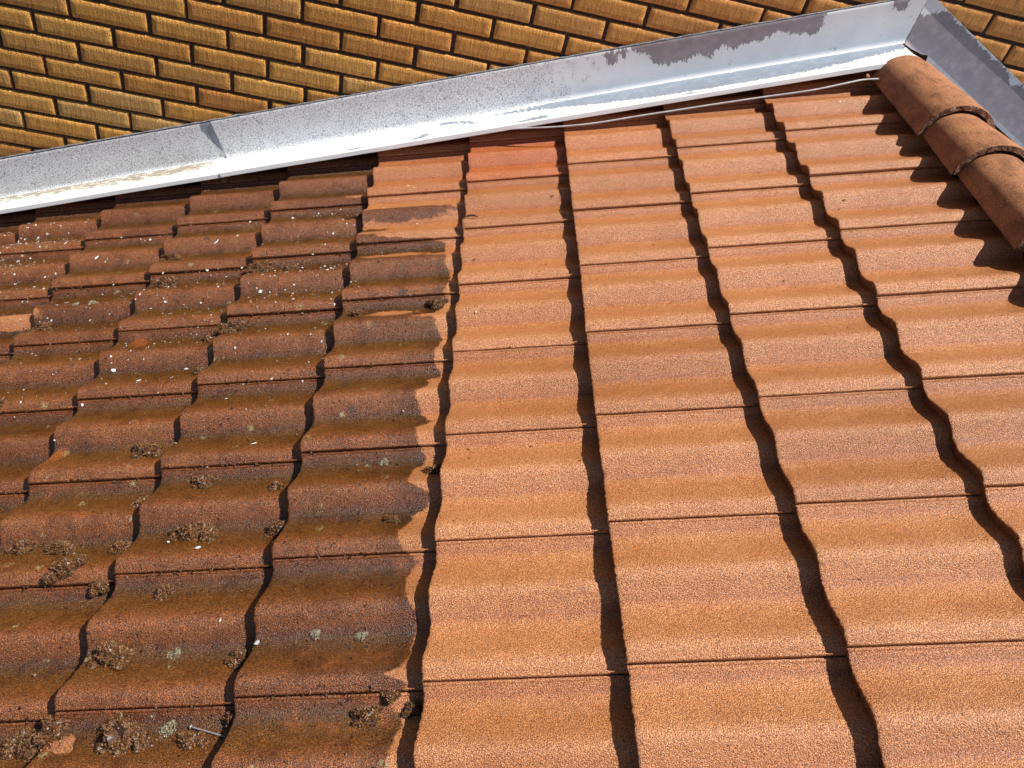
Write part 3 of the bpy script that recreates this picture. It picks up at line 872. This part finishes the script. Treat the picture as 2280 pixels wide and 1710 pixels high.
# ------------------------------------------------------------------ moss
def moss(u, v, r, squash, seed, tall=.55, leaf=1.0, base=True):
    """lumpy cushion covered with tiny leaves; returns verts, faces, shade in world axes"""
    rnd = random.Random(seed)
    V = []; F = []; S = []
    c = Vector(world(u, v, surf(u, v)))
    eu = to_world_dir((1, 0, 0)); ev = Vector((0, 1, 0)); en = to_world_dir((0, 0, 1))
    lobes = [(0, 0, r * .85)] + [(rnd.uniform(-1, 1) * r * 1.1, rnd.uniform(-1, 1) * r * .9 * squash, r * rnd.uniform(.18, .6)) for _ in range(int(6 + r * 200))]
    for (lu, lv, lr) in lobes:
        bm = bmesh.new()
        bmesh.ops.create_icosphere(bm, subdivisions=3 if lr > .008 else 2, radius=1.0)
        o = len(V)
        for vt in (bm.verts if base else []):
            p = vt.co
            if p.z < -.45: p.z = -.45
            w3 = Vector((p.x * lr * 260 + seed, p.y * lr * 260, p.z * lr * 260))
            k = .92 + .35 * noise.noise(Vector((p.x * 2 + seed, p.y * 2, p.z * 2))) + .16 * noise.noise(w3) + .10 * noise.noise(w3 * 2.1)
            q = c + eu * (lu + p.x * lr * k) + ev * (lv + p.y * lr * squash * k) + en * (max(p.z, -.4) * lr * tall * k)
            V.append(tuple(q)); S.append(min(.6, max(0, .20 + .6 * noise.noise(w3 * 1.4 + Vector((3, 3, 3))) + .12 * rnd.random())))
        for f in (bm.faces if base else []): F.append(tuple(o + x.index for x in f.verts))
        bm.free()
        for _ in range(int(leaf * 80 + leaf * 380000 * lr * lr + 9000 * lr * leaf)):
            th = rnd.uniform(0, 2 * math.pi); z = rnd.uniform(-.1, 1)
            s = math.sqrt(1 - z * z)
            p = Vector((s * math.cos(th), s * math.sin(th), z))
            k = .94 + .35 * noise.noise(Vector((p.x * 2 + seed, p.y * 2, p.z * 2)))
            q = c + eu * (lu + p.x * lr * k) + ev * (lv + p.y * lr * squash * k) + en * (p.z * lr * tall * k)
            nrm = (eu * p.x + ev * p.y + en * (p.z * 1.4 + .05)).normalized()
            side = nrm.cross(Vector((rnd.gauss(0, 1), rnd.gauss(0, 1), rnd.gauss(0, 1)))).normalized()
            ln = rnd.uniform(.0018, .0050)
            wd = ln * rnd.uniform(.28, .5)
            tip = q + (nrm * rnd.uniform(.3, 1) + side.cross(nrm) * rnd.uniform(-1, 1)).normalized() * ln
            o = len(V)
            V += [tuple(q - side * wd), tuple(q + side * wd), tuple(tip), tuple(q + nrm * wd * .8)]
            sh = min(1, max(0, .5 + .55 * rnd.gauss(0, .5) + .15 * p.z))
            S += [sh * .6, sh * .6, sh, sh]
            F += [(o, o + 1, o + 2), (o, o + 3, o + 1), (o + 1, o + 3, o + 2), (o, o + 2, o + 3)]
    return V, F, S
def place_moss(u, v, r, label, squash=.8, tall=.95, seed=None, name='moss_clump'):
    V, F, S = moss(u, v, r * 1.12 * (1.3 + .45 * max(0, v)), squash, seed or int(abs(u * 1000) + abs(v * 777)), tall)
    o = make(name, np.array(V), F, MOSS, loc=world(u, v, surf(u, v)), smooth=False, attrs=dict(shade=np.array(S)))
    tag(o, label, 'moss', 'moss clumps on the uncleaned tiles')
    return o
MOSSES = [
 (-.951, .405, .019, 'larger of two touching moss cushions in the trough of the sixth course'),
 (-.905, .392, .012, 'smaller moss cushion touching the large one in the middle of the sixth course'),
 (-1.130, -.045, .026, 'big wet moss heap in the bottom left corner of the photo'),
 (-1.078, -.030, .017, 'rounded moss lump beside the big heap at the bottom left corner'),
 (-.935, -.055, .030, 'largest brown moss clump at the bottom, with pale lichen on its right side'),
 (-1.028, .114, .021, 'round moss cushion beside the tile edge, right of the small seam tufts, lower left'),
 (-.958, .256, .014, 'flat dark moss rosette just below a tile seam in the sixth course, lower left'),
 (-.752, .090, .015, 'moss lump hanging over the tile edge left of the large white paint flake'),
 (-.744, .403, .016, 'upright moss tuft stuck on the tile edge between fifth and sixth course'),
 (-1.165, .690, .019, 'pinkish-brown moss cushion in the seventh course, left middle of the photo'),
 (-1.377, 1.458, .014, 'olive moss tuft with white flecks at a tile corner, upper left'),
 (-1.408, 1.614, .012, 'greenish moss tuft highest of all, near the top of the dirty tiles'),
 (-1.046, 1.456, .016, 'moss tuft with white flakes at the upper corner of a sixth course tile'),
 (-.944, 1.445, .010, 'small flat moss button beside the flaked tuft, upper middle left'),
 (-1.032, 1.150, .018, 'round olive moss ball sitting in a trough in the upper left half'),
 (-1.129, 1.130, .011, 'orange crusty moss blob with a white flake, left of the round olive ball'),
 (-1.078, 1.154, .011, 'dark moss lump at the tile edge between orange blob and olive ball'),
 (-1.372, .415, .015, 'moss patch with a white chip at the far left edge, lower half'),
 (-1.273, .405, .015, 'elongated moss tuft second from the left edge in the same trough'),
 (-1.123, .396, .014, 'dark round moss tuft left of the tile edge, level with the large cushion'),
 (-1.208, .326, .017, 'low dark moss mat on a crest just above a seam, lower left'),
 (-.468, -.042, .014, 'dark round moss rosette alone on the half-cleaned course, bottom middle'),
 (-.728, -.022, .018, 'dark moss growing in the tile joint above the nail point'),
 (-.800, -.066, .016, 'dark moss tuft directly below the nail'),
 (-.431, 1.166, .013, 'black moss tuft on a seam beside the clean orange strip, upper middle'),
 (-.389, .517, .008, 'tiny dark moss crumb on the edge of the clean strip'),
 (-.965, .556, .012, 'small moss rosette above the seam in the sixth course, left middle'),
 (-1.113, .514, .012, 'moss lump on the tile edge left of centre, casting a small shadow'),
 (-.774, .523, .009, 'small moss crumb cluster near the fifth course edge, left middle'),
 (-1.105, .985, .012, 'loose moss crumbs with a white flake under the tile edge, left'),
 (-.475, .395, .009, 'small round moss button on the half-cleaned tile, middle'),
 (-.659, 1.132, .008, 'small dark moss bead in the fifth course below the black seam tuft'),
 (-.748, 1.694, .012, 'moss knot in the vertical joint at the top of the grimy area'),
 (-.390, -.028, .010, 'dark moss tuft in the shadow gap at the bottom of the clean boundary'),
 (-.430, -.008, .009, 'dark moss tuft on the bottom seam beside the clean orange patch'),
 (-1.131, .290, .012, 'dark green moss beside the yellow leaf under the seam'),
 (-1.70, .915, .012, 'rusty moss tuft with white chip at the extreme left edge'),
 (-1.744, 1.300, .011, 'small moss clump on the leftmost orange-stained tile'),
]
for q in MOSSES: place_moss(*q)
# crumbs of moss washed over the dirty tiles and along the seams
def crumbs():
    rnd = random.Random(11)
    V = []; F = []; S = []
    def crumb(u, v, r):
        c = Vector(world(u, v, surf(u, v) + r * .3))
        o = len(V); m = 7
        for k in range(m):
            d = Vector((rnd.gauss(0, 1), rnd.gauss(0, 1), rnd.gauss(0, .6))).normalized() * r * rnd.uniform(.6, 1.3)
            V.append(tuple(c + d)); S.append(rnd.uniform(.02, .50))
        for a in range(m):
            for b in range(a + 1, m):
                k = rnd.randrange(m)
                if k not in (a, b) and rnd.random() < .55: F.append((o + a, o + b, o + k))
    n = 0
    while n < 2300:
        u = rnd.uniform(-2.6, -.42); v = rnd.uniform(-.35, 1.75)
        ph = (v % .15) / .15
        if rnd.random() > (.95 if .35 < ph < .95 else .12): continue
        if float(dirt_field(np.array([u]), np.array([v]), -3 if u < -2 * G else -2)[0]) < .01: continue
        if noise.noise(Vector((u * 3, v * 3, 1))) < rnd.uniform(-.5, .3): continue
        crumb(u, v, rnd.choice((.0010, .0013, .0018, .0026, .0038))); n += 1
    for j in range(-1, 7):      # along the seams
        for _ in range(170):
            i = rnd.randrange(-6, -1)
            u = i * G + rnd.betavariate(1.2, 1.2) * G
            if u > -.45: continue
            dv = off(i, j)[1]
            if noise.noise(Vector((u * 9, j * 3, 5))) < -.05: continue
            crumb(u, j * W + dv - rnd.uniform(0, .008), rnd.uniform(.0014, .0044))
    o = make('moss_crumbs', np.array(V), F, MOSS, smooth=False, attrs=dict(shade=np.array(S)))
    tag(o, 'tiny dark crumbs of moss washed across the brown uncleaned tiles', 'moss crumbs', kind='stuff')
crumbs()

# ------------------------------------------------------------------ flakes
def flake_mesh(rnd, u, v, r, V, F, lift=.0008):
    c = Vector(world(u, v, surf(u, v) + lift))
    eu = to_world_dir((1, 0, 0)); ev = Vector((0, 1, 0)); en = to_world_dir((0, 0, 1))
    slope = (surf(u, v + .004) - surf(u, v - .004)) / .008
    ev = (ev + en * slope).normalized(); en = eu.cross(ev)
    m = rnd.randrange(5, 9); a0 = rnd.uniform(0, 6); st = rnd.uniform(.32, .95); an = rnd.uniform(0, 3.1)
    o = len(V)
    tl = (rnd.uniform(-.15, .25), rnd.uniform(-.15, .15))
    for lay in (0, .0009):
        for k in range(m):
            t = a0 + 2 * math.pi * k / m; rr = r * rnd.uniform(.55, 1.15)
            x, y = rr * math.cos(t), rr * math.sin(t) * st
            x, y = x * math.cos(an) - y * math.sin(an), x * math.sin(an) + y * math.cos(an)
            V.append(tuple(c + eu * x + ev * y + en * (lay + .0006 + x * tl[0] + y * tl[1])))
    F.append(tuple(o + m + k for k in range(m))); F.append(tuple(o + k for k in range(m - 1, -1, -1)))
    for k in range(m): F.append((o + k, o + (k + 1) % m, o + m + (k + 1) % m, o + m + k))
rnd = random.Random(5)
BIGF = [(-.711, .112, .0058), (-.905, .35, .006), (-1.13, 1.14, .006), (-1.06, 1.165, .005), (-.62, .05, .0), (-1.17, 1.02, .006), (-1.19, .97, .005), (-1.28, .96, .006), (-1.39, 1.03, .006),
        (-1.69, .90, .008), (-.86, .66, .007), (-1.30, 1.28, .006), (-.80, .165, .004), (-1.01, 1.33, .006), (-1.12, 1.50, .007), (-1.24, 1.50, .006), (-.93, 1.39, .008), (-1.5, 1.40, .007),
        (-1.25, 1.66, .011), (-1.18, 1.67, .007), (-1.10, 1.66, .005), (-1.52, 1.60, .006), (-1.7, 1.66, .008), (-1.65, 1.58, .006), (-.83, 1.53, .009), (-.87, 1.50, .007), (-.95, 1.60, .008), (-1.0, 1.77, .006),
        (-1.8, 1.5, .007), (-1.35, 1.76, .006), (-1.9, 1.82, .010), (-1.45, 1.30, .006), (-1.12, -.13, .006), (-.99, .38, .004)]
for (u, v, r) in BIGF:
    if r == 0: continue
    V = []; F = []
    flake_mesh(rnd, u, v, r * rnd.uniform(.9, 1.5), V, F)
    o = make('paint_flake', np.array(V), F, M_FLAKE, smooth=False)
    tag(o, 'white flake of paint bigger than its neighbours lying on the brown tiles', 'paint flake', 'larger white paint flakes on the brown tiles')
def specks():
    rnd = random.Random(23); V = []; F = []; n = 0
    while n < 1300:
        u = rnd.uniform(-2.6, -.5); v = rnd.uniform(.2, 2.02)
        if rnd.random() > max(.03, (v - .55) / 1.4) ** 1.3: continue
        if noise.noise(Vector((u * 4, v * 4, 8))) < rnd.uniform(-.55, .35): continue
        if u > -.72 and rnd.random() < .85: continue
        flake_mesh(rnd, u, v, rnd.choice((.0011, .0014, .0018, .0024, .0032, .0045)) * (.75 + .22 * v), V, F, .0003); n += 1
    for (u, v) in ((-.22, 1.9), (-.13, 1.88), (-.11, 1.895), (.44, 1.99), (.95, 1.96), (-.52, 1.90), (-.53, 1.62), (.98, 1.86), (.23, 1.60), (-.3, 1.05)):
        flake_mesh(rnd, u, v, .003, V, F, .0003)
    o = make('paint_specks', np.array(V), F, M_FLAKE, smooth=False)
    tag(o, 'countless tiny white specks of paint scattered over the brown tiles near the flashing', 'paint specks', kind='stuff')
specks()

# ------------------------------------------------------------------ lichen spots, crust, leaf, nail, debris
def blob(name, u, v, ru, rv, h, mat, seed, holes=.0):
    rnd = random.Random(seed); V = []; F = []
    na, nr = 22, 6
    c0 = surf(u, v)
    V.append(world(u, v, c0 + h))
    for a in range(1, nr + 1):
        for k in range(na):
            t = 2 * math.pi * k / na
            R = (a / nr) * (1 + .35 * noise.noise(Vector((math.cos(t) * 1.5 + seed, math.sin(t) * 1.5, 0))) + .2 * noise.noise(Vector((math.cos(t) * 5 + seed, math.sin(t) * 5, 0))))
            uu, vv = u + R * ru * math.cos(t), v + R * rv * math.sin(t)
            hh = h * (1 - (a / nr) ** 2) + h * .5 * noise.noise(Vector((uu * 250, vv * 250, seed)))
            V.append(world(uu, vv, surf(uu, vv) + hh - (.002 if a == nr else 0)))
    for k in range(na):
        F.append((0, 1 + k, 1 + (k + 1) % na))
        for a in range(nr - 1):
            p = 1 + a * na
            F.append((p + k, p + na + k, p + na + (k + 1) % na, p + (k + 1) % na))
    return make(name, np.array(V), F, mat, loc=world(u, v, c0))
for (u, v, ru, rv, mt, lb) in (
    (-.862, -.052, .016, .024, M_LICH, 'pale lichen crust on the right flank of the largest moss clump'),
    (-.893, .115, .008, .013, M_LICH, 'mint-pale lichen spot right of the round moss cushion, lower left'),
    (-.600, .128, .008, .010, M_LICH, 'greenish-grey lichen spot on the half-cleaned course, lower middle'),
    (-.505, .118, .008, .010, M_LICH, 'cream lichen spot right of the greenish-grey one, lower middle'),
    (-.515, .565, .006, .008, M_LICH, 'cream lichen spot in the middle of the half-cleaned course'),
    (-1.60, 1.385, .016, .010, M_LICH, 'pale splayed lichen patch at the left, largest of the pair'),
    (-1.655, 1.378, .010, .008, M_LICH, 'pale lichen patch just left of the largest pale one')):
    V, F, S = moss(u, v, max(ru, rv) * .8, rv / ru, int(abs(u * 997)), .14, .28, False)
    o = make('lichen_spot', np.array(V), F, mt, loc=world(u, v, surf(u, v)), smooth=False)
    tag(o, lb, 'lichen', 'pale lichen spots on the tiles')
for (u, v, ru, rv, lb) in ((-1.045, -.075, .030, .030, 'orange crust spreading between the moss heap and the largest clump, bottom left'),
                           (-.928, .398, .010, .018, 'orange crust showing between the two moss cushions in the sixth course')):
    V, F, S = moss(u, v, max(ru, rv) * .8, rv / ru, int(abs(u * 331)), .22, .4)
    o = make('orange_crust', np.array(V), F, M_CRUST, loc=world(u, v, surf(u, v)), smooth=False)
    tag(o, lb, 'crust', 'orange crust patches by the moss')
tag(blob('dead_leaf', -1.103, .262, .013, .011, .0014, M_LEAF, 6), 'yellowish dead leaf stuck under a seam beside a tile edge, lower left', 'leaf')

hu, hv, tu, tv = -.810, -.036, -.738, -.057
hn = surf(hu, hv) + .006; tn = surf(tu, tv) + .003
nail = empty('nail', world(hu, hv, hn))
tag(nail, 'silver galvanised nail lying on a brown tile at the bottom, pointing into the joint', 'nail')
a = Vector(world(hu, hv, hn)); b = Vector(world(tu, tv, tn)); d = (b - a)
tube('shank', [a + d * (k / 12) for k in range(13)], lambda t: .0018 if t < .93 else .0018 * (1 - t) / .07 + .0001, M_NAIL, 10, parent=nail)
tube('head', [a - d.normalized() * .0014, a - d.normalized() * .0012, a + d.normalized() * .0004], lambda t: .0042 if t > .1 else .0038, M_NAIL, 14, parent=nail)

def chip():  # dark curled sliver laid at the chipped tile corner
    V = []; F = []
    pts = [(-.350, 1.528), (-.335, 1.5335), (-.320, 1.531), (-.308, 1.522)]
    o = tube('dark_curl', catmull([world(u, v, surf(u, v) + .004 + .004 * math.sin(k * 1.1)) for k, (u, v) in enumerate(pts)], 6), lambda t: .0008 + .0032 * math.sin(math.pi * min(1, t * .9 + .08)), simple('dark_curl_brown', (.06, .025, .012), (.10, .04, .02), 90, .8), 8)
    tag(o, 'small dark brown curl at the chipped corner of a clean orange tile near the top', 'leaf')
chip()
# little stones and grit on the clean tiles
grit_spots = [(.66, .585), (.685, .575), (.63, .30), (.45, .16), (.62, -.02), (.75, .05), (.32, .56), (.08, .57), (-.16, .56), (.07, .30), (.93, .95), (.50, 1.55), (.60, 1.62), (.84, -.1), (.9, .35), (.41, 1.72)]
def grit():
    rnd = random.Random(2); V = []; F = []
    for (u, v) in grit_spots + [(rnd.uniform(-.35, 1.0), rnd.uniform(-.2, 1.9)) for _ in range(60)]:
        if u > .45 + .5 * v * .4 + .55: continue
        r = rnd.uniform(.0010, .0026); c = Vector(world(u, v, surf(u, v) + r * .4)); bm = bmesh.new()
        bmesh.ops.create_icosphere(bm, subdivisions=1, radius=1.0); o = len(V)
        st = rnd.uniform(1, 2.0)
        for vt in bm.verts:
            k = r * rnd.uniform(.7, 1.2); V.append(tuple(c + Vector((vt.co.x * k * st, vt.co.y * k, vt.co.z * k * .6))))
        for f in bm.faces: F.append(tuple(o + x.index for x in f.verts))
        bm.free()
    o = make('grit', np.array(V), F, simple('dark_grit', (.05, .02, .012), (.12, .045, .02), 90, .8), smooth=False)
    tag(o, 'scattered dark grains of grit on the clean orange tiles', 'grit', kind='stuff')
grit()
